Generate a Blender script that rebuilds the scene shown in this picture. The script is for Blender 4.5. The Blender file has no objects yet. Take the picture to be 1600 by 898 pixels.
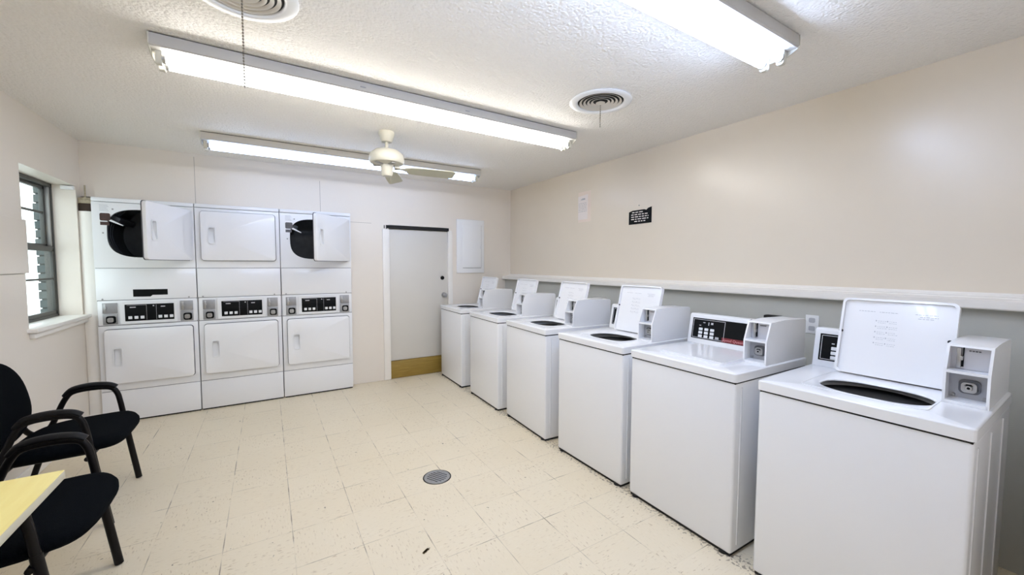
import bpy, bmesh, math, random
from mathutils import Vector, Matrix
random.seed(7)
S = bpy.context.scene
COL = S.collection
PI = math.pi

# ------------------------------------------------------------------ materials
def nodes_of(name):
    m = bpy.data.materials.new(name); m.use_nodes = True
    nt = m.node_tree
    return m, nt, nt.nodes['Principled BSDF']

def lnk(nt, a, b): nt.links.new(a, b)

def mat(name, col, rough=.5, metal=0., spec=.5, bump=0., bscale=40., var=0., vscale=3., emit=None, coat=0.):
    m, nt, b = nodes_of(name)
    b.inputs['Roughness'].default_value = rough
    b.inputs['Metallic'].default_value = metal
    b.inputs['Specular IOR Level'].default_value = spec
    b.inputs['Coat Weight'].default_value = coat
    tc = nt.nodes.new('ShaderNodeTexCoord')
    nz = nt.nodes.new('ShaderNodeTexNoise'); nz.inputs['Scale'].default_value = vscale
    nz.inputs['Detail'].default_value = 4
    lnk(nt, tc.outputs['Object'], nz.inputs['Vector'])
    mx = nt.nodes.new('ShaderNodeMix'); mx.data_type = 'RGBA'
    c = tuple(col)
    mx.inputs[6].default_value = (*[max(0, x * (1 - var)) for x in c], 1)
    mx.inputs[7].default_value = (*[min(1, x * (1 + var)) for x in c], 1)
    lnk(nt, nz.outputs['Fac'], mx.inputs[0])
    lnk(nt, mx.outputs[2], b.inputs['Base Color'])
    if bump:
        n2 = nt.nodes.new('ShaderNodeTexNoise'); n2.inputs['Scale'].default_value = bscale
        n2.inputs['Detail'].default_value = 3
        lnk(nt, tc.outputs['Object'], n2.inputs['Vector'])
        bp = nt.nodes.new('ShaderNodeBump'); bp.inputs['Strength'].default_value = bump
        bp.inputs['Distance'].default_value = .01
        lnk(nt, n2.outputs['Fac'], bp.inputs['Height'])
        lnk(nt, bp.outputs['Normal'], b.inputs['Normal'])
    if emit:
        b.inputs['Emission Color'].default_value = (*emit[0], 1)
        b.inputs['Emission Strength'].default_value = emit[1]
    return m

M = {}
M['wall'] = mat('wall_paint', (.80, .74, .66), .34, bump=.05, bscale=55, var=.02)
M['wall_side'] = mat('satin_wall_paint', (.765, .69, .58), .27, bump=.05, bscale=14, var=.02)
M['grey_wall'] = mat('grey_wall_paint', (.50, .50, .46), .45, bump=.05, bscale=30, var=.05)
M['trim'] = mat('trim_paint', (.86, .83, .78), .35, var=.03, vscale=9)
M['door_paint'] = mat('door_paint', (.66, .635, .585), .38, var=.03)
M['panelwhite'] = mat('panel_white', (.86, .87, .88), .4, var=.01)
M['white'] = mat('appliance_enamel', (.83, .835, .85), .22, var=.01, coat=.2)
M['white2'] = mat('appliance_top_enamel', (.85, .855, .87), .2, var=.01, coat=.3)
M['plastic'] = mat('white_plastic', (.78, .79, .805), .35)
M['black'] = mat('black_gloss', (.005, .0055, .006), .45, spec=.12)
M['blackp'] = mat('black_plastic', (.0055, .005, .0055), .5, spec=.22)
M['fabric'] = mat('black_fabric', (.0035, .0045, .006), .95, spec=.05, bump=.5, bscale=420, var=.25, vscale=60)
M['tubeblack'] = mat('black_tube', (.0045, .0035, .0035), .42, spec=.22)
M['dark'] = mat('dark_gap', (.01, .009, .008), .8)
M['rubber'] = mat('dark_rubber', (.012, .012, .012), .7)
M['steel'] = mat('brushed_steel', (.48, .48, .48), .32, metal=.9, var=.08, vscale=30)
M['chrome'] = mat('chrome', (.75, .75, .75), .12, metal=1.)
M['greymetal'] = mat('grey_metal', (.33, .33, .335), .4, metal=.35, var=.12, vscale=40)
M['slotmetal'] = mat('coin_face_metal', (.55, .55, .58), .4, metal=.25, var=.05)
M['drum'] = mat('drum_steel', (.04, .043, .048), .42, metal=.3, var=.3, vscale=20)
M['tub'] = mat('tub_enamel', (.74, .75, .77), .3, var=.1)
M['seam'] = mat('panel_seam', (.42, .385, .34), .7)
M['greydark'] = mat('seam_and_shadow_grey', (.09, .09, .10), .7)  # for panel seams and the painted shadow outline of the dryer doors
M['cashmetal'] = mat('cash_door_metal', (.40, .405, .43), .4, metal=.25, var=.06)
M['red'] = mat('dark_red_print', (.16, .008, .014), .4)
M['pink'] = mat('pink_print', (.62, .25, .27), .5)
M['sticker'] = mat('brown_warning_sticker', (.055, .022, .017), .5, var=.4, vscale=40)
M['stickergrey'] = mat('grey_warning_sticker', (.10, .095, .10), .5, var=.3, vscale=40)
M['print'] = mat('grey_print', (.42, .43, .46), .6)
M['printdark'] = mat('dark_print', (.12, .12, .13), .6)
M['beige'] = mat('aged_ivory_metal', (.60, .58, .50), .4, var=.05)
M['blade'] = mat('ivory_fan_blade', (.52, .51, .40), .5, var=.05)
M['fixture'] = mat('fixture_enamel', (.50, .485, .46), .4, var=.03)
M['grille'] = mat('diffuser_paint', (.66, .62, .56), .4, var=.05)
M['chain'] = mat('bead_chain', (.25, .22, .17), .4, metal=.6)
M['paper'] = mat('white_paper', (.82, .76, .74), .8, var=.02)
M['pinkpaper'] = mat('pinkish_tape_paper', (.80, .69, .61), .8, var=.04)
M['rust'] = mat('rusty_metal', (.40, .34, .24), .8, var=.6, vscale=45)
M['brown'] = mat('bare_brown_wood', (.035, .018, .009), .7, var=.4, vscale=30)
M['bronze'] = mat('window_bronze', (.075, .075, .068), .45, metal=.3, var=.15)
M['alu'] = mat('worn_aluminium', (.34, .335, .32), .45, metal=.4, var=.15)
M['concrete'] = mat('pale_concrete', (.62, .62, .6), .9, var=.1)
M['debris'] = mat('dry_leaf', (.12, .075, .03), .9, var=.5, vscale=60)

def wood(name, c1, c2, scale, rough=.5):
    m, nt, b = nodes_of(name)
    b.inputs['Roughness'].default_value = rough
    tc = nt.nodes.new('ShaderNodeTexCoord'); mp = nt.nodes.new('ShaderNodeMapping')
    mp.inputs['Scale'].default_value = scale
    nz = nt.nodes.new('ShaderNodeTexNoise'); nz.inputs['Scale'].default_value = 4; nz.inputs['Detail'].default_value = 6
    nz.inputs['Distortion'].default_value = .6
    rp = nt.nodes.new('ShaderNodeValToRGB')
    rp.color_ramp.elements[0].position = .3; rp.color_ramp.elements[0].color = (*c1, 1)
    rp.color_ramp.elements[1].position = .7; rp.color_ramp.elements[1].color = (*c2, 1)
    lnk(nt, tc.outputs['Object'], mp.inputs['Vector']); lnk(nt, mp.outputs['Vector'], nz.inputs['Vector'])
    lnk(nt, nz.outputs['Fac'], rp.inputs['Fac']); lnk(nt, rp.outputs['Color'], b.inputs['Base Color'])
    return m
M['plank'] = wood('yellow_pine', (.255, .160, .026), (.355, .235, .046), (1.2, 1, 14))
M['laminate'] = wood('yellow_laminate', (.88, .72, .235), (.93, .79, .29), (9, 1.2, 1), .3)
M['laminate_edge'] = mat('pale_table_edge', (.56, .53, .42), .5, var=.06, vscale=20)

def emission(name, col, st):
    m = bpy.data.materials.new(name); m.use_nodes = True
    nt = m.node_tree; nt.nodes.clear()
    e = nt.nodes.new('ShaderNodeEmission'); o = nt.nodes.new('ShaderNodeOutputMaterial')
    e.inputs['Color'].default_value = (*col, 1); e.inputs['Strength'].default_value = st
    lnk(nt, e.outputs[0], o.inputs[0]); return m
LAMP = 17.5
M['lamp_warm'] = emission('lit_tube_neutral', (1., .975, .93), LAMP * .95)
M['lamp_cool'] = emission('lit_tube_cool', (.68, .85, 1.24), LAMP * 1.1)
M['lamp_back'] = emission('lit_tube_cool_dim', (.62, .83, 1.32), LAMP * .31)

def glass():
    m = bpy.data.materials.new('window_glass'); m.use_nodes = True
    nt = m.node_tree; nt.nodes.clear()
    o = nt.nodes.new('ShaderNodeOutputMaterial'); mix = nt.nodes.new('ShaderNodeMixShader')
    t = nt.nodes.new('ShaderNodeBsdfTransparent'); g = nt.nodes.new('ShaderNodeBsdfGlossy')
    t.inputs['Color'].default_value = (.93, .97, .97, 1); g.inputs['Roughness'].default_value = .03
    mix.inputs[0].default_value = .07
    lnk(nt, t.outputs[0], mix.inputs[1]); lnk(nt, g.outputs[0], mix.inputs[2])
    lnk(nt, mix.outputs[0], o.inputs[0]); return m
M['glass'] = glass()

def math_node(nt, op, a, b=None, c=None):
    n = nt.nodes.new('ShaderNodeMath'); n.operation = op
    for i, v in enumerate((a, b, c)):
        if v is None: continue
        if isinstance(v, (int, float)): n.inputs[i].default_value = v
        else: lnk(nt, v, n.inputs[i])
    return n.outputs[0]

def floor_mat():
    m, nt, b = nodes_of('vinyl_floor_tile')
    b.inputs['Specular IOR Level'].default_value = .4
    tc = nt.nodes.new('ShaderNodeTexCoord')
    sp = nt.nodes.new('ShaderNodeSeparateXYZ'); lnk(nt, tc.outputs['Object'], sp.inputs[0])
    T = .305
    def cell(o, off):
        s = math_node(nt, 'DIVIDE', math_node(nt, 'SUBTRACT', o, off), T)
        f = math_node(nt, 'FLOOR', s)
        fr = math_node(nt, 'SUBTRACT', s, f)
        d = math_node(nt, 'MINIMUM', fr, math_node(nt, 'SUBTRACT', 1., fr))
        return f, d
    fx, dx = cell(sp.outputs['X'], .08)
    fy, dy = cell(sp.outputs['Y'], .24)
    d = math_node(nt, 'MINIMUM', math_node(nt, 'ADD', dx, 0.0), math_node(nt, 'ADD', dy, 0.0015))
    par = math_node(nt, 'MODULO', math_node(nt, 'ABSOLUTE', math_node(nt, 'ADD', fx, fy)), 2.)
    # tile random tone
    cb = nt.nodes.new('ShaderNodeCombineXYZ'); lnk(nt, fx, cb.inputs[0]); lnk(nt, fy, cb.inputs[1])
    wn = nt.nodes.new('ShaderNodeTexWhiteNoise'); lnk(nt, cb.outputs[0], wn.inputs['Vector'])
    # streaks, direction alternates tile to tile
    def streak(sc, seed):
        mp = nt.nodes.new('ShaderNodeMapping'); mp.inputs['Scale'].default_value = sc
        mp.inputs['Location'].default_value = (seed, seed * .7, 0)
        lnk(nt, tc.outputs['Object'], mp.inputs['Vector'])
        n = nt.nodes.new('ShaderNodeTexNoise'); n.inputs['Scale'].default_value = 1; n.inputs['Detail'].default_value = 3
        lnk(nt, mp.outputs['Vector'], n.inputs['Vector']); return n.outputs['Fac']
    sa = streak((120, 30, 1), 3); sb = streak((30, 120, 1), 9)
    mxs = nt.nodes.new('ShaderNodeMix'); lnk(nt, par, mxs.inputs[0]); lnk(nt, sa, mxs.inputs[2]); lnk(nt, sb, mxs.inputs[3])
    st = mxs.outputs[0]
    ramp = nt.nodes.new('ShaderNodeValToRGB'); cr = ramp.color_ramp
    cr.elements[0].position = .60; cr.elements[0].color = (0, 0, 0, 1)
    cr.elements[1].position = .69; cr.elements[1].color = (1, 1, 1, 1)
    lnk(nt, st, ramp.inputs[0])
    ramp2 = nt.nodes.new('ShaderNodeValToRGB'); cr = ramp2.color_ramp
    cr.elements[0].position = .30; cr.elements[0].color = (1, 1, 1, 1)
    cr.elements[1].position = .40; cr.elements[1].color = (0, 0, 0, 1)
    lnk(nt, st, ramp2.inputs[0])
    big = nt.nodes.new('ShaderNodeTexNoise'); big.inputs['Scale'].default_value = 1.3; big.inputs['Detail'].default_value = 5
    lnk(nt, tc.outputs['Object'], big.inputs['Vector'])
    def mix(f, a, c, typ='MIX'):
        n = nt.nodes.new('ShaderNodeMix'); n.data_type = 'RGBA'; n.blend_type = typ
        if isinstance(f, (int, float)): n.inputs[0].default_value = f
        else: lnk(nt, f, n.inputs[0])
        for i, v in ((6, a), (7, c)):
            if isinstance(v, tuple): n.inputs[i].default_value = (*v, 1)
            else: lnk(nt, v, n.inputs[i])
        return n.outputs[2]
    base = mix(big.outputs['Fac'], (.71, .61, .435), (.81, .725, .57))
    base = mix(math_node(nt, 'MULTIPLY', wn.outputs['Value'], .16), base, (.66, .55, .37))
    base = mix(math_node(nt, 'MULTIPLY', ramp2.outputs['Color'], .30), base, (.82, .74, .62))
    dn_ = nt.nodes.new('ShaderNodeTexNoise'); dn_.inputs['Scale'].default_value = 4.2; dn_.inputs['Detail'].default_value = 2
    lnk(nt, tc.outputs['Object'], dn_.inputs['Vector'])
    dm = nt.nodes.new('ShaderNodeMapRange'); dm.inputs[1].default_value = .38; dm.inputs[2].default_value = .62; dm.inputs[3].default_value = .14; dm.inputs[4].default_value = .72
    lnk(nt, dn_.outputs['Fac'], dm.inputs[0])
    base = mix(math_node(nt, 'MULTIPLY', ramp.outputs['Color'], dm.outputs[0]), base, (.36, .25, .14))
    # grime gathered along the foot of the washer row
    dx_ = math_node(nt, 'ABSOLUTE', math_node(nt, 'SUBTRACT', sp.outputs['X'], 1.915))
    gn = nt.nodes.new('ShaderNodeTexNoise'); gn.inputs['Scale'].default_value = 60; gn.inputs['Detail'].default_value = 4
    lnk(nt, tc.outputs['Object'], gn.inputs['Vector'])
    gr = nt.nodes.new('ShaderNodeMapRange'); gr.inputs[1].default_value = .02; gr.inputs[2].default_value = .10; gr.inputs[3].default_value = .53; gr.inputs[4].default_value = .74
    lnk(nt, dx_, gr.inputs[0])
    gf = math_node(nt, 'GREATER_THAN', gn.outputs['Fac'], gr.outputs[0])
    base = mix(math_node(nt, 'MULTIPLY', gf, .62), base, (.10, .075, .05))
    # scattered dark specks
    vor = nt.nodes.new('ShaderNodeTexNoise'); vor.inputs['Scale'].default_value = 34; vor.inputs['Detail'].default_value = 2
    lnk(nt, tc.outputs['Object'], vor.inputs['Vector'])
    r3 = nt.nodes.new('ShaderNodeValToRGB'); r3.color_ramp.elements[0].position = .735; r3.color_ramp.elements[1].position = .76
    lnk(nt, vor.outputs['Fac'], r3.inputs[0])
    base = mix(math_node(nt, 'MULTIPLY', r3.outputs['Color'], .8), base, (.06, .045, .03))
    # seams, fading in and out along their length
    sn = nt.nodes.new('ShaderNodeTexNoise'); sn.inputs['Scale'].default_value = 5.5; sn.inputs['Detail'].default_value = 5
    lnk(nt, tc.outputs['Object'], sn.inputs['Vector'])
    wdt = math_node(nt, 'MULTIPLY_ADD', sn.outputs['Fac'], .020, -.0045)
    wdt = math_node(nt, 'MAXIMUM', wdt, .0036)
    seam = math_node(nt, 'LESS_THAN', d, wdt)
    stn = nt.nodes.new('ShaderNodeMapRange'); stn.inputs[1].default_value = .42; stn.inputs[2].default_value = .66
    stn.inputs[3].default_value = .07; stn.inputs[4].default_value = .72
    lnk(nt, sn.outputs['Fac'], stn.inputs[0])
    base = mix(math_node(nt, 'MULTIPLY', seam, stn.outputs[0]), base, (.13, .095, .06))
    lnk(nt, base, b.inputs['Base Color'])
    rg = math_node(nt, 'MULTIPLY_ADD', big.outputs['Fac'], .25, .30)
    lnk(nt, rg, b.inputs['Roughness'])
    bp = nt.nodes.new('ShaderNodeBump'); bp.inputs['Strength'].default_value = .06; bp.inputs['Distance'].default_value = .003
    lnk(nt, st, bp.inputs['Height']); lnk(nt, bp.outputs[0], b.inputs['Normal'])
    return m
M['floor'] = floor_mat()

def ceiling_mat():
    m, nt, b = nodes_of('stippled_ceiling_paint')
    b.inputs['Roughness'].default_value = .7
    b.inputs['Base Color'].default_value = (.87, .845, .80, 1)
    tc = nt.nodes.new('ShaderNodeTexCoord')
    n = nt.nodes.new('ShaderNodeTexNoise'); n.inputs['Scale'].default_value = 75; n.inputs['Detail'].default_value = 3
    lnk(nt, tc.outputs['Object'], n.inputs['Vector'])
    v = nt.nodes.new('ShaderNodeTexVoronoi'); v.inputs['Scale'].default_value = 70
    lnk(nt, tc.outputs['Object'], v.inputs['Vector'])
    h = math_node(nt, 'SUBTRACT', n.outputs['Fac'], math_node(nt, 'MULTIPLY', v.outputs['Distance'], .7))
    bp = nt.nodes.new('ShaderNodeBump'); bp.inputs['Strength'].default_value = .55; bp.inputs['Distance'].default_value = .012
    lnk(nt, h, bp.inputs['Height']); lnk(nt, bp.outputs[0], b.inputs['Normal'])
    return m
M['ceiling'] = ceiling_mat()

def brick_mat():
    m, nt, b = nodes_of('outdoor_brick')
    b.inputs['Roughness'].default_value = .9
    tc = nt.nodes.new('ShaderNodeTexCoord'); mp = nt.nodes.new('ShaderNodeMapping')
    mp.inputs['Rotation'].default_value = (PI / 2, 0, 0)
    br = nt.nodes.new('ShaderNodeTexBrick')
    br.inputs['Color1'].default_value = (.055, .075, .08, 1); br.inputs['Color2'].default_value = (.10, .115, .115, 1)
    br.inputs['Mortar'].default_value = (.03, .035, .035, 1); br.inputs['Scale'].default_value = 1
    br.inputs['Brick Width'].default_value = .2; br.inputs['Row Height'].default_value = .075; br.inputs['Mortar Size'].default_value = .006
    lnk(nt, tc.outputs['Object'], mp.inputs[0]); lnk(nt, mp.outputs[0], br.inputs['Vector'])
    lnk(nt, br.outputs['Color'], b.inputs['Base Color']); return m
M['brick'] = brick_mat()

# ------------------------------------------------------------------ mesh helpers
def join_bm(dst, src):
    me = bpy.data.meshes.new('tmp'); src.to_mesh(me); src.free()
    dst.from_mesh(me); bpy.data.meshes.remove(me)

def box(bm, x0, x1, y0, y1, z0, z1, bev=0., seg=2, mtx=None):
    b = bmesh.new()
    bmesh.ops.create_cube(b, size=1)
    for v in b.verts:
        v.co = Vector(((x0 + x1) / 2 + v.co.x * (x1 - x0), (y0 + y1) / 2 + v.co.y * (y1 - y0), (z0 + z1) / 2 + v.co.z * (z1 - z0)))
    if bev:
        bmesh.ops.bevel(b, geom=b.edges[:], offset=bev, segments=seg, affect='EDGES', profile=.5)
    if mtx: b.transform(mtx)
    join_bm(bm, b)

def tube(bm, pts, r, n=12, caps=True, rb=None):
    """round (or oval, rb) tube along a polyline"""
    pts = [Vector(p) for p in pts]
    rings = []
    ref = None
    for i, p in enumerate(pts):
        if i == 0: t = pts[1] - p
        elif i == len(pts) - 1: t = p - pts[i - 1]
        else: t = (pts[i + 1] - p).normalized() + (p - pts[i - 1]).normalized()
        t.normalize()
        if ref is None:
            ref = Vector((0, 1, 0)) if abs(t.y) < .9 else Vector((1, 0, 0))
        u = (ref - t * ref.dot(t)).normalized(); w = t.cross(u)
        ref = u
        rr = r[i] if isinstance(r, (list, tuple)) else r
        r2 = rb if rb else rr
        rings.append([bm.verts.new(p + u * r2 * math.cos(2 * PI * k / n) + w * rr * math.sin(2 * PI * k / n)) for k in range(n)])
    for a, b in zip(rings, rings[1:]):
        for k in range(n): bm.faces.new((a[k], a[(k + 1) % n], b[(k + 1) % n], b[k]))
    if caps:
        bm.faces.new(rings[0][::-1]); bm.faces.new(rings[-1])

def smooth_path(pts, k=4, closed=False):
    """Catmull-Rom through points"""
    P = [Vector(p) for p in pts]; out = []
    n = len(P)
    for i in range(n - 1):
        p0 = P[max(i - 1, 0)]; p1 = P[i]; p2 = P[i + 1]; p3 = P[min(i + 2, n - 1)]
        for j in range(k):
            t = j / k
            out.append(.5 * ((2 * p1) + (p2 - p0) * t + (2 * p0 - 5 * p1 + 4 * p2 - p3) * t * t + (3 * p1 - p0 - 3 * p2 + p3) * t ** 3))
    out.append(P[-1]); return out

def lathe(bm, prof, c=(0, 0, 0), n=40, cap0=False, cap1=False, axis='Z'):
    rings = []
    for r, h in prof:
        ring = []
        for k in range(n):
            a = 2 * PI * k / n
            if axis == 'Z': p = (c[0] + r * math.cos(a), c[1] + r * math.sin(a), c[2] + h)
            elif axis == 'Y': p = (c[0] + r * math.cos(a), c[1] + h, c[2] + r * math.sin(a))
            else: p = (c[0] + h, c[1] + r * math.cos(a), c[2] + r * math.sin(a))
            ring.append(bm.verts.new(p))
        rings.append(ring)
    for a, b in zip(rings, rings[1:]):
        for k in range(n): bm.faces.new((a[k], a[(k + 1) % n], b[(k + 1) % n], b[k]))
    if cap0: bm.faces.new(rings[0][::-1])
    if cap1: bm.faces.new(rings[-1])

def prism(bm, poly, a0, a1, axis='X'):
    """extrude a polygon given in the two remaining axes"""
    def P(u, v, a):
        return {'X': (a, u, v), 'Y': (u, a, v), 'Z': (u, v, a)}[axis]
    A = [bm.verts.new(P(u, v, a0)) for u, v in poly]
    B = [bm.verts.new(P(u, v, a1)) for u, v in poly]
    n = len(poly)
    bm.faces.new(A[::-1]); bm.faces.new(B)
    for i in range(n): bm.faces.new((A[i], A[(i + 1) % n], B[(i + 1) % n], B[i]))

def rrect(x0, x1, y0, y1, r, n=5):
    pts = []
    for cx, cy, a0 in ((x1 - r, y1 - r, 0), (x0 + r, y1 - r, 90), (x0 + r, y0 + r, 180), (x1 - r, y0 + r, 270)):
        for k in range(n + 1):
            a = math.radians(a0 + 90 * k / n); pts.append((cx + r * math.cos(a), cy + r * math.sin(a)))
    return pts

def superell(cx, cy, a, b, e, n=56):
    out = []
    for k in range(n):
        t = 2 * PI * k / n; c, s = math.cos(t), math.sin(t)
        out.append((cx + a * math.copysign(abs(c) ** (2 / e), c), cy + b * math.copysign(abs(s) ** (2 / e), s)))
    return out

def ray_poly(poly, cx, cy, a):
    dx, dy = math.cos(a), math.sin(a); best = None
    n = len(poly)
    for i in range(n):
        x1, y1 = poly[i][0] - cx, poly[i][1] - cy; x2, y2 = poly[(i + 1) % n][0] - cx, poly[(i + 1) % n][1] - cy
        ex, ey = x2 - x1, y2 - y1; den = dx * ey - dy * ex
        if abs(den) < 1e-12: continue
        t = (x1 * ey - y1 * ex) / den; u = (x1 * dy - y1 * dx) / den
        if t > 1e-9 and -1e-6 <= u <= 1 + 1e-6 and (best is None or t < best): best = t
    return (cx + dx * best, cy + dy * best)

def holed_plate(bm, outer, inner, a0, a1, axis='Z', lip=None):
    """plate between two planes along axis with a hole; lip = how far the hole wall runs back (defaults to a1)"""
    cx = sum(p[0] for p in inner) / len(inner); cy = sum(p[1] for p in inner) / len(inner)
    ang = sorted({round(math.atan2(p[1] - cy, p[0] - cx), 6) for p in list(outer) + list(inner)})
    cl = [ang[0]]
    for a in ang[1:]:
        if a - cl[-1] > 1e-4: cl.append(a)
    ang = cl
    O = [ray_poly(outer, cx, cy, a) for a in ang]; I = [ray_poly(inner, cx, cy, a) for a in ang]
    def P(u, v, a): return {'X': (a, u, v), 'Y': (u, a, v), 'Z': (u, v, a)}[axis]
    o0 = [bm.verts.new(P(*p, a0)) for p in O]; o1 = [bm.verts.new(P(*p, a1)) for p in O]
    i0 = [bm.verts.new(P(*p, a0)) for p in I]; i1 = [bm.verts.new(P(*p, a1)) for p in I]
    n = len(ang)
    for k in range(n):
        j = (k + 1) % n
        bm.faces.new((o0[k], o0[j], i0[j], i0[k])); bm.faces.new((o1[j], o1[k], i1[k], i1[j]))
        bm.faces.new((o0[j], o0[k], o1[k], o1[j])); bm.faces.new((i0[k], i0[j], i1[j], i1[k]))

def obj(name, bm, m, parent=None, smooth=35, loc=None):
    bmesh.ops.recalc_face_normals(bm, faces=bm.faces[:])
    me = bpy.data.meshes.new(name); bm.to_mesh(me); bm.free()
    ms = m if isinstance(m, (list, tuple)) else [m]
    for x in ms: me.materials.append(x)
    if smooth:
        me.polygons.foreach_set('use_smooth', [True] * len(me.polygons))
        me.set_sharp_from_angle(angle=math.radians(smooth))
    o = bpy.data.objects.new(name, me); COL.objects.link(o)
    if parent: o.parent = parent
    if loc: o.location = loc
    return o

def tag(o, label, cat, group=None, kind=None):
    if label: o['label'] = label
    if cat: o['category'] = cat
    if group: o['group'] = group
    if kind: o['kind'] = kind
    return o

def thing(name, label, cat, loc=(0, 0, 0), rz=0, group=None):
    o = bpy.data.objects.new(name, None); COL.objects.link(o)
    o.empty_display_size = .1
    o.location = loc; o.rotation_euler = (0, 0, rz)
    return tag(o, label, cat, group)

def copy_tree(o, parent=None):
    c = o.copy(); COL.objects.link(c)
    if parent: c.parent = parent
    for ch in list(o.children): copy_tree(ch, c)
    return c

def struct(name, bm, m, parent=None, smooth=0):
    o = obj(name, bm, m, parent, smooth)
    if not parent: o['kind'] = 'structure'
    return o

def text_mesh(body, size, depth=.0004):
    cu = bpy.data.curves.new('txt', 'FONT'); cu.body = body; cu.size = size; cu.extrude = depth
    cu.align_x = 'CENTER'; cu.align_y = 'CENTER'; cu.resolution_u = 2
    t = bpy.data.objects.new('txt', cu); COL.objects.link(t)
    bpy.context.view_layer.update()
    dg = bpy.context.evaluated_depsgraph_get()
    me = bpy.data.meshes.new_from_object(t.evaluated_get(dg))
    bpy.data.objects.remove(t); bpy.data.curves.remove(cu)
    b = bmesh.new(); b.from_mesh(me); bpy.data.meshes.remove(me)
    return b

# ------------------------------------------------------------------ room dimensions (metres, camera stands over the origin)
XL, XR, YB, YF, H = -1.372, 3.03, 4.985, -.55, 2.50
LOW = 2.94            # face of the furred-out lower right wall
DY0, DYF = .002, 4.857
DX = [-1.277, -.575, .127]; DW = .70

# floor / ceiling
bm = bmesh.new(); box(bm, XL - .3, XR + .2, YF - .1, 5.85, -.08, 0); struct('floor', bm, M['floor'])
bm = bmesh.new(); box(bm, XL - .3, XR + .2, YF - .1, 5.85, H, H + .08); struct('ceiling', bm, M['ceiling'])
# right wall and the thicker lower half with its ledge
bm = bmesh.new(); box(bm, XR, XR + .15, YF - .1, 5.85, 0, H); struct('wall_right', bm, M['wall_side'])
bm = bmesh.new(); box(bm, LOW, XR - .001, YF, YB, 0, 1.225); struct('wall_lower_right', bm, M['grey_wall'])
bm = bmesh.new()
prism(bm, [(XR, 1.300), (3.016, 1.300), (3.012, 1.292), (2.998, 1.291), (2.994, 1.284), (2.962, 1.282), (2.958, 1.275), (2.900, 1.272), (2.889, 1.268),
           (2.888, 1.232), (2.892, 1.226), (LOW + .004, 1.226), (LOW + .004, 1.224), (XR, 1.224)], YF + .002, YB - .002, 'Y')
struct('trim_1', bm, M['trim'])
# front wall (behind the viewer)
bm = bmesh.new(); box(bm, XL - .2, XR, YF - .12, YF, 0, H); box(bm, .95, XR - .001, YF, .06, 0.001, H - .001); struct('wall_front', bm, M['wall'])

# back wall: solid pieces round the dryer bay and the doorway, and the closed service space behind them
bm = bmesh.new()
DL, DR, DT = 1.283, 2.060, 1.915
box(bm, XL - .2, XR, YB, YB + .12, 2.02, H)
box(bm, .832, DL, YB, YB + .12, 0, 2.02)
box(bm, DR, XR, YB, YB + .12, 0, 2.02)
box(bm, DL, DR, YB, YB + .12, DT, 2.02)
box(bm, DL - .05, DR + .05, YB + .12, YB + .16, 0, 2.02)
box(bm, XL - .2, .9, 5.75, 5.83, 0, H)
box(bm, .86, .94, YB + .12, 5.75, 0, H)
box(bm, XL - .2, XL - .12, YB + .12, 5.75, 0, H)
wb = struct('wall_back', bm, M['wall'])
bm = bmesh.new()
box(bm, -.578, -.574, YB - .0012, YB + .01, 2.02, 2.47); box(bm, .528, .532, YB - .0012, YB + .01, 2.02, 2.36)
box(bm, .84, 1.08, YB - .0012, YB + .01, 1.923, 1.927)
struct('panel_seam', bm, M['seam'], wb)

# left wall with its window opening
WY0, WY1, WZ0, WZ1 = 3.965, 4.884, .99, 2.092
XO = XL - .14         # where the window unit sits
bm = bmesh.new()
box(bm, XL - .18, XL, YF, WY0, 0, H)
box(bm, XL - .18, XL, WY1, YB + .12, 0, H)
box(bm, XL - .18, XL, WY0, WY1, 0, WZ0)
box(bm, XL - .18, XL, WY0, WY1, WZ1, H)
wl = struct('wall_left', bm, M['wall'])
bm = bmesh.new(); box(bm, XL - .002, XL + .009, 2.4, 3.992, 1.366, 1.722, .002); struct('trim_2', bm, M['wall'])
bm = bmesh.new(); box(bm, XL - .01, XL + .0012, 2.2, 3.94, 1.360, 1.3645); struct('panel_seam', bm, M['seam'], wl)
# window unit
bm = bmesh.new()
fx0, fx1 = XO - .06, XO
box(bm, fx0, fx1, WY0, WY0 + .035, WZ0, WZ1, .002); box(bm, fx0, fx1, WY1 - .02, WY1, WZ0, WZ1, .002)
box(bm, fx0, fx1, WY0, WY1, WZ1 - .03, WZ1, .002); box(bm, fx0, fx1, WY0, WY1, WZ0, WZ0 + .02, .002)
wd = struct('window_1', bm, M['bronze'], smooth=35)
bm = bmesh.new()
box(bm, fx0 + .004, fx0 + .03, WY0 + .03, WY1 - .04, 1.55, 1.59, .002)
box(bm, fx0 + .004, fx0 + .03, WY0 + .03, WY1 - .04, WZ1 - .055, WZ1 - .03, .002)
box(bm, fx0 + .004, fx0 + .03, WY0 + .034, WY0 + .06, 1.55, WZ1 - .03, .002)
box(bm, fx0 + .004, fx0 + .03, WY1 - .075, WY1 - .05, 1.55, WZ1 - .03, .002)
box(bm, fx0 + .010, fx0 + .024, WY0 + .05, WY1 - .05, 1.838, 1.856, .002)
s1 = obj('sash_frame', bm, M['bronze'], wd)
bm = bmesh.new()
box(bm, fx0 + .026, fx1 - .004, WY0 + .03, WY1 - .01, 1.532, 1.572, .002)
box(bm, fx0 + .032, fx1 - .004, WY0 + .03, WY1 - .01, WZ0 + .02, WZ0 + .05, .002)
box(bm, fx0 + .032, fx1 - .004, WY0 + .034, WY0 + .06, WZ0 + .02, 1.56, .002)
box(bm, fx0 + .032, fx1 - .004, WY1 - .04, WY1 - .012, WZ0 + .02, 1.56, .002)
box(bm, fx0 + .036, fx1 - .010, WY0 + .05, WY1 - .03, 1.297, 1.313, .002)
s2 = obj('sash_frame', bm, M['bronze'], wd)
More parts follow.
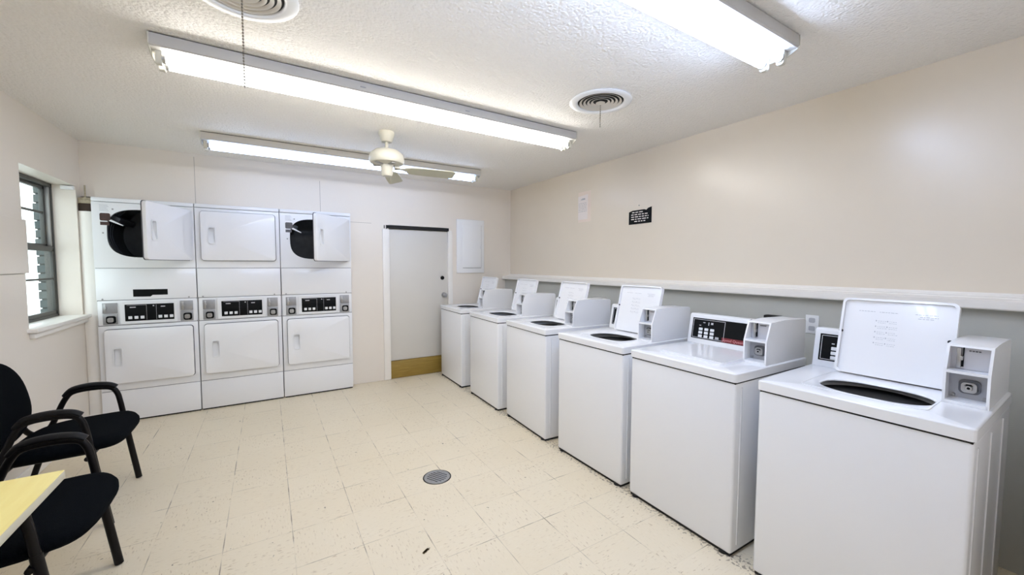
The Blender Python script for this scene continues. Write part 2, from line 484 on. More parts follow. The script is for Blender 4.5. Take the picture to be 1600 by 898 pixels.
bm = bmesh.new(); box(bm, fx0 + .02, fx1 - .006, WY1 - .048, WY1 - .028, 1.575, WZ1 - .03, .002); obj('sash_track', bm, M['alu'], wd)
bm = bmesh.new(); box(bm, fx0 + .015, fx0 + .019, WY0 + .05, WY1 - .06, 1.57, WZ1 - .04); obj('pane', bm, M['glass'], s1, 0)
bm = bmesh.new(); box(bm, fx0 + .044, fx0 + .048, WY0 + .05, WY1 - .03, WZ0 + .03, 1.55); obj('pane', bm, M['glass'], s2, 0)
# stool (inner sill)
bm = bmesh.new(); box(bm, XO, XL + .050, WY0 - .03, 4.955, .965, .992, .004)
box(bm, XL - .001, XL + .03, WY0 - .005, 4.93, .925, .966, .004)
struct('trim_3', bm, M['trim'], smooth=35)
bm = bmesh.new(); box(bm, XL - .085, XL - .004, 4.855, 4.882, 2.055, 2.088, .006); box(bm, XL - .075, XL - .012, 4.848, 4.858, 2.062, 2.082, .003)
tag(obj('blind_bracket', bm, M['panelwhite']), 'small white blind bracket left in the far top corner of the window recess', 'bracket')
# baseboard on the left wall
bm = bmesh.new(); box(bm, XL, XL + .012, YF + .01, 4.9, 0.001, .095, .003); struct('baseboard_left', bm, M['trim'])
# outdoors: brick jamb beyond the glass and pale paving
bm = bmesh.new()
k = 0; z = -.0
while z < 2.75:
    jut = random.uniform(-.004, .004)
    box(bm, -1.672 - jut, XL - .185, 5.03 + random.uniform(-.003, .003), 5.6, z, z + .066, .003, 1)
    box(bm, -1.658, XL - .185, 5.036, 5.6, z + .06, z + .078)
    z += .075; k += 1
struct('trim_4', bm, M['brick'])
bm = bmesh.new(); box(bm, -14, XL - .35, -4, 16, -.3, -.12); struct('ground', bm, M['concrete'])

# cream filler between the left wall and the first dryer
f = thing('filler_panel', 'narrow cream painted filler board between the window wall and the dryers', 'panel', (-1.327, 4.93, 0))
bm = bmesh.new(); prism(bm, [(-.043, -.02), (-.02, -.032), (.02, -.032), (.043, -.02), (.043, .04), (-.043, .04)], .002, 1.885, 'Z'); obj('board', bm, M['trim'], f)
bm = bmesh.new(); box(bm, -.043, .043, -.02, .045, 1.886, 1.952, .002); obj('bare_wood_block', bm, M['brown'], f)
bm = bmesh.new(); box(bm, -.043, .046, -.02, .04, 1.953, 2.0, .003); box(bm, -.006, .004, -.006, .004, 2.0, 2.11, .001); box(bm, -.012, .045, -.021, -.012, 1.985, 2.004, .001)
obj('rusty_cap', bm, M['rust'], f)

# back door, its frame and the bare board below it
bm = bmesh.new(); box(bm, DL + .003, DR - .003, YB + .018, YB + .058, .226, 1.868, .003); dr = struct('door_1', bm, M['door_paint'], smooth=35)
bm = bmesh.new(); lathe(bm, [(.003, 0), (.026, 0), (.026, -.004), (.003, -.0045)], (1.983, YB + .0175, 1.257), 24, axis='Y'); lathe(bm, [(.0005, -.0046), (.02, -.0046)], (1.983, YB + .0175, 1.257), 24, axis='Y')
obj('lock_hole', bm, M['black'], dr)
bm = bmesh.new()
lathe(bm, [(.001, -.006), (.034, -.006), (.036, 0), (.036, .002)], (2.003, YB + .017, 1.03), 28, axis='Y')
lathe(bm, [(.001, -.07), (.020, -.068), (.029, -.055), (.027, -.04), (.013, -.028), (.012, -.005)], (2.003, YB + .017, 1.03), 28, axis='Y')
obj('door_knob', bm, M['steel'], dr)
bm = bmesh.new(); box(bm, DL + .002, DR - .002, YB + .004, YB + .05, .004, .222, .003); struct('trim_5', bm, M['plank'], smooth=35)
bm = bmesh.new(); box(bm, 1.206, DL + .004, YB - .016, YB + .02, .001, 1.862, .003); struct('trim_6', bm, M['trim'], smooth=35)
bm = bmesh.new(); box(bm, DR - .004, 2.118, YB - .016, YB + .02, .001, 1.862, .003); box(bm, DR + .01, 2.112, YB - .012, YB + .02, 1.862, 1.885, .003); struct('trim_7', bm, M['trim'], smooth=35)
# dark open slot over the door
bm = bmesh.new(); box(bm, DL - .02, DR + .01, YB - .004, YB + .05, 1.874, 1.912); box(bm, 1.252, 1.262, YB - .006, YB + .01, 1.866, 1.912); box(bm, 1.226, 1.234, YB - .006, YB + .01, 1.872, 1.908); struct('trim_8', bm, M['dark'])

# breaker panel
bp_ = thing('breaker_panel', 'white metal breaker box on the back wall right of the door', 'electrical panel', (2.383, YB, 1.32))
bm = bmesh.new(); box(bm, -.205, .205, -.022, -.0005, 0, .722, .006); obj('panel_frame', bm, M['panelwhite'], bp_)
bm = bmesh.new(); box(bm, -.128, .155, -.030, -.0225, .072, .655, .003); pdoor = obj('door', bm, M['panelwhite'], bp_)
bm = bmesh.new(); box(bm, .135, .147, -.036, -.030, .33, .37, .002); obj('latch', bm, M['plastic'], pdoor)
bm = bmesh.new(); box(bm, .1555, .1575, -.0285, -.0225, .075, .652); box(bm, -.12, .155, -.0275, -.0225, .066, .0715); obj('door_gap', bm, M['greymetal'], bp_)

# ------------------------------------------------------------------ stacked dryers
def make_dryer():
    t = thing('stacked_dryer', '', 'dryer')
    fy = 0.          # local front plane y = 0, body runs back to y = .66
    W_ = DW - .004
    outer = [(0, 1.392), (W_, 1.392), (W_, 2.005), (0, 2.005)]
    hole = superell(.348, 1.702, .258, .214, 3.0)
    bm = bmesh.new()
    holed_plate(bm, [(0.0, 1.3935), (W_, 1.3935), (W_, 1.968), (0, 1.968)], hole, 0, .02, 'Y')
    obj('upper_front', bm, M['white'], t)
    bm = bmesh.new()      # shell around the back of everything
    box(bm, 0, .012, .02, .66, .012, 2.004); box(bm, W_ - .012, W_, .02, .66, .012, 2.004)
    box(bm, 0, W_, .648, .66, .012, 2.004); box(bm, 0, W_, .02, .66, 1.985, 2.004); box(bm, 0, W_, .02, .66, .012, .03)
    box(bm, .012, W_ - .012, .02, .65, 1.37, 1.394)
    obj('cabinet', bm, M['white'], t)
    bm = bmesh.new(); box(bm, 0, W_, -.006, .03, 1.972, 2.007, .006, 3); obj('top_rim', bm, M['white'], t)
    bm = bmesh.new(); box(bm, 0.001, W_ - .001, -.002, .02, 1.108, 1.390, .004); obj('blank_panel', bm, M['white'], t)
    for sx in (.04, W_ - .06):
        bm = bmesh.new(); lathe(bm, [(.0005, -.006), (.006, -.005), (.007, -.002)], (sx, 0, 1.118), 10, axis='Y'); obj('panel_screw', bm, M['greymetal'], t)
    bm = bmesh.new(); box(bm, .006, W_ - .006, .004, .03, .884, 1.104, .003); obj('control_fascia', bm, M['white'], t)
    bm = bmesh.new(); box(bm, 0.001, W_ - .001, 0, .02, .292, .880, .004); obj('lower_front', bm, M['white'], t)
    bm = bmesh.new(); box(bm, 0.001, W_ - .001, -.004, .02, .014, .288, .005); obj('kick_panel', bm, M['white'], t)
    for sx in (.05, W_ - .05):
        for sy in (.06, .6):
            bm = bmesh.new(); lathe(bm, [(.02, .001), (.02, .0125)], (sx, sy, 0), 14, True, True); obj('foot', bm, M['rubber'], t)
    bm = bmesh.new(); box(bm, .008, W_ - .008, .008, .64, .0012, .0145); obj('base', bm, M['dark'], t)  # dark slab added to stand for the shade in the foot gap
    bm = bmesh.new(); box(bm, .003, W_ - .003, .010, .0195, 1.385, 1.399); obj('seam_gap', bm, M['dark'], t)
    bm = bmesh.new(); box(bm, .003, W_ - .003, .010, .0195, 1.100, 1.112); obj('seam_gap', bm, M['dark'], t)
    bm = bmesh.new(); box(bm, .003, W_ - .003, .010, .0195, .878, .888); obj('seam_gap', bm, M['greydark'], t)
    bm = bmesh.new(); box(bm, .003, W_ - .003, .010, .0195, .286, .294); obj('seam_gap', bm, M['greydark'], t)
    # control panel
    bm = bmesh.new()
    prism(bm, rrect(.152, .545, .893, 1.094, .012), -.016, .004, 'Y'); cp = obj('control_panel', bm, M['plastic'], t)
    bm = bmesh.new(); box(bm, .184, .524, -.0185, -.0155, .916, 1.066, .001); dp = obj('display', bm, M['black'], cp)
    for bx in (.206, .247, .288, .412, .452, .492):
        bm = bmesh.new(); box(bm, bx, bx + .026, -.0215, -.0185, .934, .960, .002); obj('button', bm, M['plastic'], dp)
    bm = bmesh.new()
    for (a, b_, c, d_) in ((.218, .258, 1.036, 1.044), (.43, .462, 1.036, 1.044), (.375, .385, 1.044, 1.054), (.198, .332, 1.0575, 1.0595)): box(bm, a, b_, -.0192, -.0185, c, d_)
    box(bm, .330, .3315, -.0192, -.0185, .922, 1.058); box(bm, .398, .3995, -.0192, -.0185, .922, 1.058)
    obj('display_print', bm, M['slotmetal'], dp)
    for x0 in (.036, .568):
        bm = bmesh.new(); box(bm, x0, x0 + .096, -.006, .004, .992, 1.084, .002); cs = obj('coin_plate', bm, M['greymetal'], t)
        bm = bmesh.new(); box(bm, x0 + .012, x0 + .026, -.012, -.006, 1.0, 1.076, .002); box(bm, x0 + .022, x0 + .031, -.016, -.006, 1.03, 1.046, .002); obj('coin_slot', bm, M['steel'], cs)
        bm = bmesh.new(); box(bm, x0, x0 + .096, -.006, .004, .892, .986, .002); cb = obj('coin_box_door', bm, M['greymetal'], t)
        bm = bmesh.new(); prism(bm, rrect(x0 + .022, x0 + .086, .902, .968, .016), -.012, -.005, 'Y'); obj('lock_plate', bm, M['black'], cb)
        bm = bmesh.new(); prism(bm, rrect(x0 + .032, x0 + .072, .914, .954, .012), -.022, -.012, 'Y'); lathe(bm, [(.0005, -.027), (.010, -.027), (.012, -.022)], (x0 + .052, 0, .934), 16, axis='Y'); obj('lock', bm, M['steel'], cb)
    # drum behind the upper opening
    bm = bmesh.new()
    cx, cz = .348, 1.702
    lathe(bm, [(.285, .022), (.285, .60), (.05, .615), (.0005, .612)], (cx, 0, cz), 48, axis='Y')
    for r_ in (.10, .16, .22): lathe(bm, [(.279, r_), (.273, r_ + .006), (.279, r_ + .012)], (cx, 0, cz), 48, axis='Y')
    for a in (30, 150, 270):
        ca, sa = math.cos(math.radians(a)), math.sin(math.radians(a))
        mtx = Matrix.Translation((cx, 0, cz)) @ Matrix.Rotation(-math.radians(a - 90), 4, 'Y')
        box(bm, -.03, .03, .06, .56, .215, .284, .012, 2, mtx)
    obj('drum', bm, M['drum'], t)
    bm = bmesh.new()
    prism(bm, [(.108, 1.806), (.122, 1.818), (.20, 1.772), (.196, 1.766)], -.004, .012, 'Y'); obj('white_wedge', bm, M['plastic'], t)  # small white wedge slanting into the upper opening
    bm = bmesh.new()
    prism(bm, rrect(.05, .118, 1.806, 1.872, .012), -.0015, .0005, 'Y'); box(bm, .052, .108, -.0015, .0005, 1.768, 1.797); obj('warning_sticker', bm, M['sticker'], t)
    bm = bmesh.new()
    for i_ in range(5): box(bm, .05, .11 - .006 * (i_ % 3), -.001, .0005, 1.892 + .012 * i_, 1.895 + .012 * i_)
    obj('warning_print', bm, M['print'], t)
    for sx, sz in ((.135, 1.91), (.066, 1.70)):
        bm = bmesh.new(); lathe(bm, [(.0005, -.004), (.006, -.003), (.007, 0)], (sx, 0, sz), 10, axis='Y'); obj('latch_screw', bm, M['greymetal'], t)
    # doors, built about their right-hand hinge
    def door(z0, z1):
        L = .614; g = .034; th = -.03
        bm = bmesh.new()
        hx0, hx1, hz0, hz1 = -L + .058, -L + .112, z0 + .165, z0 + .318
        holed_plate(bm, rrect(-L, 0, z0, z1, .024), rrect(hx0, hx1, hz0, hz1, .014, 3), th, 0, 'Y')
        for v in bm.verts: pass
        e = [e for e in bm.edges if all(abs(v.co.y - th) < 1e-6 for v in e.verts) and len(e.link_faces) == 2 and any(abs(f_.normal.y) < .5 for f_ in e.link_faces)]
        bm.normal_update()
        e = [e for e in bm.edges if all(abs(v.co.y - th) < 1e-6 for v in e.verts) and any(abs(f_.normal.y) < .5 for f_ in e.link_faces)]
        bmesh.ops.bevel(bm, geom=e, offset=.004, segments=2, affect='EDGES', profile=.5)
        box(bm, -L + .02, -.02, -.001, .002, z0 + .02, z1 - .02)
        d_ = obj('door', bm, M['white2'], t); d_.location = (.658, -.005, 0)
        bm = bmesh.new(); holed_plate(bm, rrect(-L - .003, .005, z0 - .004, z1 + .005, .026), rrect(-L + .04, -.04, z0 + .04, z1 - .04, .03), -.003, .0035, 'Y'); obj('door_shadow_rim', bm, M['greydark'], d_)  # dark plate edging the door, a shadow outline put in as colour
        bm = bmesh.new()
        holed_plate(bm, rrect(hx0 - .006, hx1 + .006, hz0 - .008, hz1 + .008, .018, 3), rrect(hx0 + .003, hx1 - .003, hz0 + .003, hz1 - .003, .012, 3), th - .006, th + .002, 'Y')
        prism(bm, [(th + .001, hz0 + .002), (th + .001, hz0 + .004), (-.006, hz1 - .05), (-.006, hz1 - .003), (-.003, hz1 - .003), (-.003, hz0 + .002)], hx0 + .002, hx1 - .002, 'X')
        obj('handle', bm, M['plastic'], d_)
        return d_
    up = door(1.466, 1.936); lo = door(.362, .846)
    return t, up, lo
dry0, up0, lo0 = make_dryer()
dl = ['stacked white dryer beside the window wall, upper door wide open, black label strip',
      'middle stacked white dryer with both its doors shut',
      'stacked white dryer nearest the back door, upper door half open']
for i in range(3):
    o = dry0 if i == 0 else copy_tree(dry0)
    o.location = (DX[i], DYF, 0); o['label'] = dl[i]; o['group'] = 'stacked dryers along the back wall'
DRY = [o for o in COL.objects if o.name.startswith('stacked_dryer')]
for i, o in enumerate(DRY):
    drs = [c for c in o.children if c.name.split('.')[0] == 'door']
    upper = max(drs, key=lambda c: max(v.co.z for v in c.data.vertices))
    upper.rotation_euler.z = math.radians([69, 0, 51][i])
    st = [c for c in o.children if c.name.startswith('warning_sticker')][0]
    if i == 2:
        st.data = st.data.copy(); st.data.materials[0] = M['stickergrey']
        st['label'] = 'grey warning sticker'
    elif i == 0: st['label'] = 'dark brown warning sticker'
    if i == 0:
        bm = bmesh.new(); prism(bm, [(.242, 1.134), (.36, 1.132), (.375, 1.146), (.482, 1.146), (.482, 1.198), (.242, 1.2)], -.0035, -.002, 'Y')
        obj('black_label', bm, M['black'], o)['label'] = 'torn black label strip'

# ------------------------------------------------------------------ top-load coin washers (front faces -Y here, turned towards -X in the room)
def washer(lid_open):
    t = thing('washing_machine', '', 'washing machine')
    w2, yf, yb = .328, -.35, .35
    bm = bmesh.new()
    box(bm, -w2 + .004, w2 - .004, yf + .004, yb, .014, .865, .012, 3)
    for s in (-1, 1):
        for yy in (-.30, -.07, .17):
            box(bm, s * (w2 - .006), s * (w2 - .0005), yy, yy + .012, .05, .84, .002, 1)
    obj('cabinet', bm, M['white'], t)
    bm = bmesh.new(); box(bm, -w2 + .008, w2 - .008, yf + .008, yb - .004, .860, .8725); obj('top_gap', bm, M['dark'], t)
    bm = bmesh.new(); box(bm, -w2 + .012, w2 - .012, yf + .012, yb - .01, .0012, .0145); obj('base', bm, M['dark'], t)  # dark filler under the cabinet, painted shade for the floor gap
    for sx in (-.28, .28):
        for sy in (-.33, .32):
            bm = bmesh.new(); lathe(bm, [(.022, .0008), (.022, .016)], (sx, sy, 0), 14, True, True); obj('foot', bm, M['rubber'], t)
    # top with tub opening
    ol = rrect(-w2, w2, yf - .004, yb, .014, 3)
    hole = superell(.012, -.112, .176, .122, 2.5)
    bm = bmesh.new()
    holed_plate(bm, ol, hole, .908, .914, 'Z'); bm.normal_update()
    e = [e for e in bm.edges if all(abs(v.co.z - .914) < 1e-5 for v in e.verts) and any(abs(f_.normal.z) < .5 for f_ in e.link_faces)]
    bmesh.ops.bevel(bm, geom=e, offset=.007, segments=3, affect='EDGES', profile=.5)
    holed_plate(bm, ol, rrect(-w2 + .012, w2 - .012, yf + .008, yb - .012, .012, 3), .871, .909, 'Z')
    top = obj('washer_top', bm, M['white2'], t, 40)
    # shallow recess border the lid drops into
    bm = bmesh.new()
    holed_plate(bm, rrect(-.206, .197, -.256, .124, .03, 4), rrect(-.200, .191, -.250, .118, .026, 4), .9135, .9155, 'Z'); obj('lid_seat', bm, M['white2'], top)
    # tub
    bm = bmesh.new()
    lathe(bm, [(.226, .894), (.212, .884), (.203, .874), (.201, .866), (.235, .858), (.235, .46), (.02, .44), (.0005, .44)], (.0, -.10, 0), 48)
    tb = obj('tub', bm, M['tub'], t)
    bm = bmesh.new(); lathe(bm, [(.222, .9075), (.226, .903), (.226, .894)], (.0, -.10, 0), 48); obj('tub_dark_ring', bm, M['rubber'], tb)  # dark ring put in for the dark gap below the lip
    bm = bmesh.new(); lathe(bm, [(.10, .442), (.055, .50), (.045, .70), (.055, .76), (.03, .80), (.0005, .802)], (0, -.10, 0), 24); obj('agitator', bm, M['plastic'], tb)
    # console
    bm = bmesh.new()
    prism(bm, [(.182, .915), (.186, .935), (.214, 1.098), (.226, 1.108), (.300, 1.104), (.318, 1.085), (.330, .915)], -.315, .30, 'X'); bm.normal_update()
    con = obj('console', bm, M['plastic'], t, 20)
    sl = math.atan2(.028, .163)
    MT = Matrix.Translation((0, .186, .935)) @ Matrix.Rotation(-sl, 4, 'X')   # x, out(-y), up along the slope
    bm = bmesh.new(); box(bm, -.292, .180, -.0025, .001, .012, .148, .001, 1, MT); pn = obj('control_panel', bm, M['black'], con)
    for i in range(3):
        for j in range(3):
            bm = bmesh.new(); x0 = -.240 + i * .040; z0 = .022 + j * .023
            box(bm, x0, x0 + .027, -.006, -.0025, z0, z0 + .017, .002, 1, MT); obj('button', bm, M['plastic'], pn)
    bm = bmesh.new(); box(bm, -.122, -.098, -.004, -.0025, .024, .038, .001, 1, MT); obj('start_button', bm, M['print'], pn)
    bm = bmesh.new()
    box(bm, -.284, -.066, -.0032, -.0025, .138, .1405, 0, 1, MT); box(bm, -.284, -.066, -.0032, -.0025, .018, .0205, 0, 1, MT)
    box(bm, -.284, -.2815, -.0032, -.0025, .018, .1405, 0, 1, MT); box(bm, -.0685, -.066, -.0032, -.0025, .018, .1405, 0, 1, MT)
    for (a, b_, c, d_) in ((-.215, -.200, .118, .123), (-.178, -.173, .105, .125), (-.160, -.145, .112, .125), (-.24, -.228, .098, .103)): box(bm, a, b_, -.0032, -.0025, c, d_, 0, 1, MT)
    obj('panel_print', bm, M['slotmetal'], pn)
    bm = bmesh.new(); box(bm, -.078, .178, -.0032, -.0025, .013, .042, 0, 1, MT); rs = obj('red_strip', bm, M['red'], pn)
    b2 = text_mesh('Speed Queen', .0235)
    b2.transform(MT @ Matrix.Translation((-.006, -.0036, .0275)) @ Matrix.Rotation(PI / 2, 4, 'X')); obj('lettering', b2, M['pink'], rs, 0)
    bm = bmesh.new(); lathe(bm, [(.0005, .004), (.006, .003), (.007, 0)], (.085, .222, 1.106), 12); obj('console_screw', bm, M['black'], con)
    # coin box: side plates, shelf, roof, solid body behind
    bm = bmesh.new()
    x0, x1 = .198, .316
    prof = [(-.034, .9145), (-.034, 1.034), (.004, 1.134), (.10, 1.140), (.42, 1.132), (.432, 1.12), (.432, .9145)]
    prof = [(min(y, .345), z) if y > .345 else (y, z) for y, z in prof]
    prof = [(-.066, .9145), (-.066, 1.034), (-.026, 1.134), (.10, 1.140), (.33, 1.134), (.345, 1.122), (.345, .9145)]
    prism(bm, prof, x0, x0 + .008, 'X'); prism(bm, prof, x1 - .008, x1, 'X')
    prism(bm, [(-.002, .9145), (-.002, 1.133), (.10, 1.1395), (.33, 1.1335), (.3445, 1.1215), (.3445, .9145)], x0 + .007, x1 - .007, 'X')
    prism(bm, [(-.029, 1.126), (-.026, 1.134), (.06, 1.1375), (.06, 1.128)], x0 + .004, x1 - .004, 'X')
    box(bm, x0 + .004, x1 - .004, -.065, .0, 1.030, 1.040)
    prism(bm, [(-.066, .9145), (-.066, .926), (.0, .932), (.0, .9145)], x0 + .004, x1 - .004, 'X')
    cb = obj('coin_box', bm, M['white'], t)
    bm = bmesh.new(); box(bm, x0 + .008, x1 - .008, .022, .029, 1.041, 1.126); fp = obj('coin_face', bm, M['slotmetal'], cb, loc=(0, -.030, 0))
    bm = bmesh.new(); box(bm, x0 + .024, x0 + .036, .010, .022, 1.046, 1.122, .002); box(bm, x0 + .032, x0 + .041, .004, .022, 1.076, 1.092, .002); obj('coin_slot', bm, M['steel'], fp)
    bm = bmesh.new(); prism(bm, [(x0 + .036, 1.05), (x0 + .042, 1.05), (x0 + .042, 1.09), (x0 + .043, 1.124), (x0 + .039, 1.124), (x0 + .039, 1.092), (x0 + .036, 1.076)], .0185, .0225, 'Y'); obj('slot_opening', bm, M['black'], fp)
    bm = bmesh.new()
    for i in range(4): box(bm, x0 + .054 + .008 * i, x0 + .060 + .008 * i, .0212, .0222, 1.110, 1.115)
    obj('coin_print', bm, M['printdark'], fp)
    bm = bmesh.new(); box(bm, x0 + .008, x1 - .008, .018, .029, .930, 1.029); bf = obj('cash_door', bm, M['cashmetal'], cb, loc=(0, -.030, 0))
    bm = bmesh.new(); prism(bm, rrect(x0 + .034, x0 + .090, .952, 1.004, .014), .010, .019, 'Y'); obj('lock_plate', bm, M['printdark'], bf)
    bm = bmesh.new(); prism(bm, rrect(x0 + .042, x0 + .082, .958, .996, .012), -.002, .011, 'Y'); lathe(bm, [(.0005, -.008), (.009, -.008), (.011, -.002)], (x0 + .062, 0, .976), 18, axis='Y'); obj('lock', bm, M['steel'], bf)
    bm = bmesh.new(); lathe(bm, [(.0005, -.0095), (.003, -.0095), (.0045, -.0082)], (x0 + .062, 0, .976), 12, axis='Y'); prism(bm, [(x0 + .05, .984), (x0 + .056, .990), (x0 + .068, .990), (x0 + .074, .984), (x0 + .067, .985), (x0 + .057, .985)], -.0035, -.001, 'Y'); obj('keyhole', bm, M['black'], bf)
    for sx in (x0 + .020, x1 - .018):
        bm = bmesh.new(); lathe(bm, [(.0005, .012), (.006, .013), (.007, .019)], (sx, 0, .940), 12, axis='Y'); obj('bolt', bm, M['greymetal'], bf)
    # lid, built standing on its hinge line then turned
    L, w0, w1 = .362, -.198, .192
    bm = bmesh.new()
    holed_plate(bm, rrect(w0, w1, 0, L, .022, 5), rrect(w0 + .009, w1 - .009, .009, L - .009, .018, 5), -.020, .006, 'Y')
    prism(bm, rrect(w0 + .008, w1 - .008, .008, L - .008, .018, 5), -.006, .006, 'Y')
    lid = obj('lid', bm, M['white2'], t, 40)
    for sx in (w0 + .0045, w1 - .018):
        bm = bmesh.new(); lathe(bm, [(.0005, -.0175), (.007, -.0175), (.008, -.0055)], (sx, 0, L * .55), 16, axis='Y'); obj('bumper', bm, M['rubber'], lid)
    rnd = random.Random(3)
    for (xx0, xx1, zz) in ((-.135, -.075, .303), (-.06, .005, .302), (.06, .13, .303), (.075, .132, .293), (.07, .12, .285)):
        x = xx0; bm = bmesh.new()
        while x < xx1:
            l = rnd.uniform(.004, .012); box(bm, x, min(x + l, xx1), -.0066, -.006, zz, zz + .0022); x += l + .003
        obj('instruction_heading', bm, M['print'], lid)
    bm = bmesh.new()
    for r in range(5):
        for c in range(2):
            bx = -.070 + c * .040; bz = .255 - r * .026
            box(bm, bx, bx + .0035, -.0066, -.006, bz + .004, bz + .010)
            for q in range(2):
                x = bx + .008
                while x < bx + .034:
                    l = rnd.uniform(.002, .007); box(bm, x, x + l, -.0066, -.006, bz + .006 - q * .008, bz + .0075 - q * .008); x += l + .0025
    obj('instruction_diagram', bm, M['print'], lid)
    if lid_open:
        lid.location = (0, .126, .919); lid.rotation_euler.x = -math.radians(14)
    else:
        lid.location = (0, .118, .9215); lid.rotation_euler.x = math.radians(90)
    return t
wpos = [(.620, 1.4), (1.362, -.6), (2.083, .4), (2.872, -2.5), (3.663, -1.5), (4.527, -1.0)]
wl_ = ['white coin washer nearest the viewer at the right edge, lid up, instruction panel readable',
       'white coin washer second from the viewer, the only one with its lid shut',
       'white coin washer with open lid just beyond the shut one',
       'white coin washer fourth from the viewer, lid up, third from the back',
       'white coin washer with open lid, next to last before the back wall',
       'white coin washer farthest from the viewer, standing against the back door']
wo = washer(True); wc = washer(False)
for i, (y, yw) in enumerate(wpos):
    o = wc if i == 1 else (wo if i == 0 else copy_tree(wo))
    o.location = (2.244, y, 0); o.rotation_euler.z = -PI / 2 + math.radians(yw)
    o.scale = (1.02 if i > 2 else 1, 1, 1)
    o['label'] = wl_[i]; o['group'] = 'coin washers along the right wall'

# ------------------------------------------------------------------ stacking guest chairs (front faces +X)
def chair():
    t = thing('guest_chair', '', 'chair')
    hw = .288
    # seat
    bm = bmesh.new()
    rings = []
    for z, k in ((.405, .80), (.412, .93), (.432, 1.0), (.452, 1.0), (.466, .965), (.474, .85), (.477, .5)):
        pts = superell(.052, 0, .238 * k, .290 * k, 3.5, 48)
        rings.append([bm.verts.new((x, y, z + .012 * ((x - .06) / .24) * k - (.02 * max(0, (x - .2) / .1) if x > .2 else 0))) for x, y in pts])
    for a, b in zip(rings, rings[1:]):
        for j in range(48): bm.faces.new((a[j], a[(j + 1) % 48], b[(j + 1) % 48], b[j]))
    bm.faces.new(rings[0][::-1]); bm.faces.new(rings[-1])
    obj('seat', bm, M['fabric'], t, 60)
    # backrest, a padded egg-shaped shell curving round the sitter
    bm = bmesh.new()
    N, R = 48, 7
    def bp(u, v, off):
        # u,v in unit disc
        yy = u * (.258 - .050 * v); zz = .660 + v * .235
        xx = -.205 - .10 * (zz - .45) - .03 * (1 - u * u) + off
        return (xx, yy, zz)
    front, back = [], []
    for layer, lst, sgn in ((1, front, 1), (0, back, -1)):
        for r in range(1, R + 1):
            rr = r / R
            ring = []
            for j in range(N):
                a = 2 * PI * j / N; c, s = math.cos(a), math.sin(a)
                u = rr * math.copysign(abs(c) ** (2 / 2.5), c); v = rr * math.copysign(abs(s) ** (2 / 2.5), s)
                th = .022 * math.sqrt(max(0, 1 - rr ** 4))
                ring.append(bm.verts.new(bp(u, v, sgn * th)))
            lst.append(ring)
    for lst in (front, back):
        for a, b in zip(lst, lst[1:]):
            for j in range(N): bm.faces.new((a[j], a[(j + 1) % N], b[(j + 1) % N], b[j]))
        bm.faces.new(lst[0])
    for j in range(N): bm.faces.new((front[-1][j], front[-1][(j + 1) % N], back[-1][(j + 1) % N], back[-1][j]))
    bmesh.ops.remove_doubles(bm, verts=bm.verts[:], dist=.0004)
    obj('backrest', bm, M['fabric'], t, 60)
    for s in (-1, 1):
        y = s * hw
        bm = bmesh.new(); tube(bm, [(.236, y, .004), (.214, y, .16), (.190, y, .33), (.176, y, .44)], .017, 12); obj('leg', bm, M['tubeblack'], t, 60)
        bm = bmesh.new(); tube(bm, [(-.275, y * .94, .004), (-.215, y * .95, .20), (-.145, y * .96, .42)], .015, 12); obj('leg', bm, M['tubeblack'], t, 60)
        bm = bmesh.new()
        path = smooth_path([(.176, y, .44), (.164, y, .53), (.150, y, .595), (.118, y, .632), (.03, y, .640), (-.05, y, .628), (-.085, y, .59),
                            (-.118, y, .515), (-.148, y, .44), (-.185, y * .97, .396), (-.225, y * .90, .408), (-.252, y * .80, .47), (-.262, y * .72, .56)], 5)
        tube(bm, path, .015, 12); obj('arm_tube', bm, M['tubeblack'], t, 60)
        bm = bmesh.new()
        pp = smooth_path([(.150, y, .634), (.11, y, .654), (.03, y, .661), (-.05, y, .648), (-.088, y, .612)], 5)
        n = len(pp)
        tube(bm, pp, [.010 + .006 * math.sin(PI * min(1, max(0, (i + 1.5) / (n + 2)))) for i in range(n)], 12, True, .026); obj('armrest', bm, M['blackp'], t, 60)
    bm = bmesh.new(); tube(bm, [(.165, -hw - .02, .395), (.165, hw + .02, .395)], .012, 10); tube(bm, [(-.14, -hw * .96, .39), (-.14, hw * .96, .39)], .012, 10)
    for s in (-1, 1): tube(bm, [(.165, s * .2, .397), (-.14, s * .2, .392)], .012, 10)
    obj('seat_support', bm, M['tubeblack'], t, 60)
    return t
c0 = chair()
c0.location = (-.875, 2.253, 0); c0['label'] = 'black guest chair with arms tucked beside the yellow table'
c1 = copy_tree(c0); c1.location = (-1.005, 3.242, 0); c1['label'] = 'black guest chair with arms farther from the table, under the window'
for c in (c0, c1): c['group'] = 'black guest chairs'

# ------------------------------------------------------------------ table
t = thing('folding_table', 'yellow laminate table at the left edge, in front of the black chairs', 'table', (-.98, 1.20, 0))
bm = bmesh.new(); box(bm, -.375, .375, -.72, .72, .7285, .731); box(bm, -.374, .374, -.719, .719, .728, .7287)
obj('table_top', bm, M['laminate'], t)
bm = bmesh.new(); box(bm, -.376, .376, -.721, .721, .702, .7284, .002); obj('top_edge', bm, M['laminate_edge'], t)
for sy in (-.45, .35):
    bm = bmesh.new(); box(bm, -.32, .10, sy - .025, sy + .025, .001, .03, .006); tube(bm, [(-.11, sy, .03), (-.11, sy, .703)], .025, 14); box(bm, -.25, .05, sy - .02, sy + .02, .685, .703, .003)
    obj('leg', bm, M['tubeblack'], t)

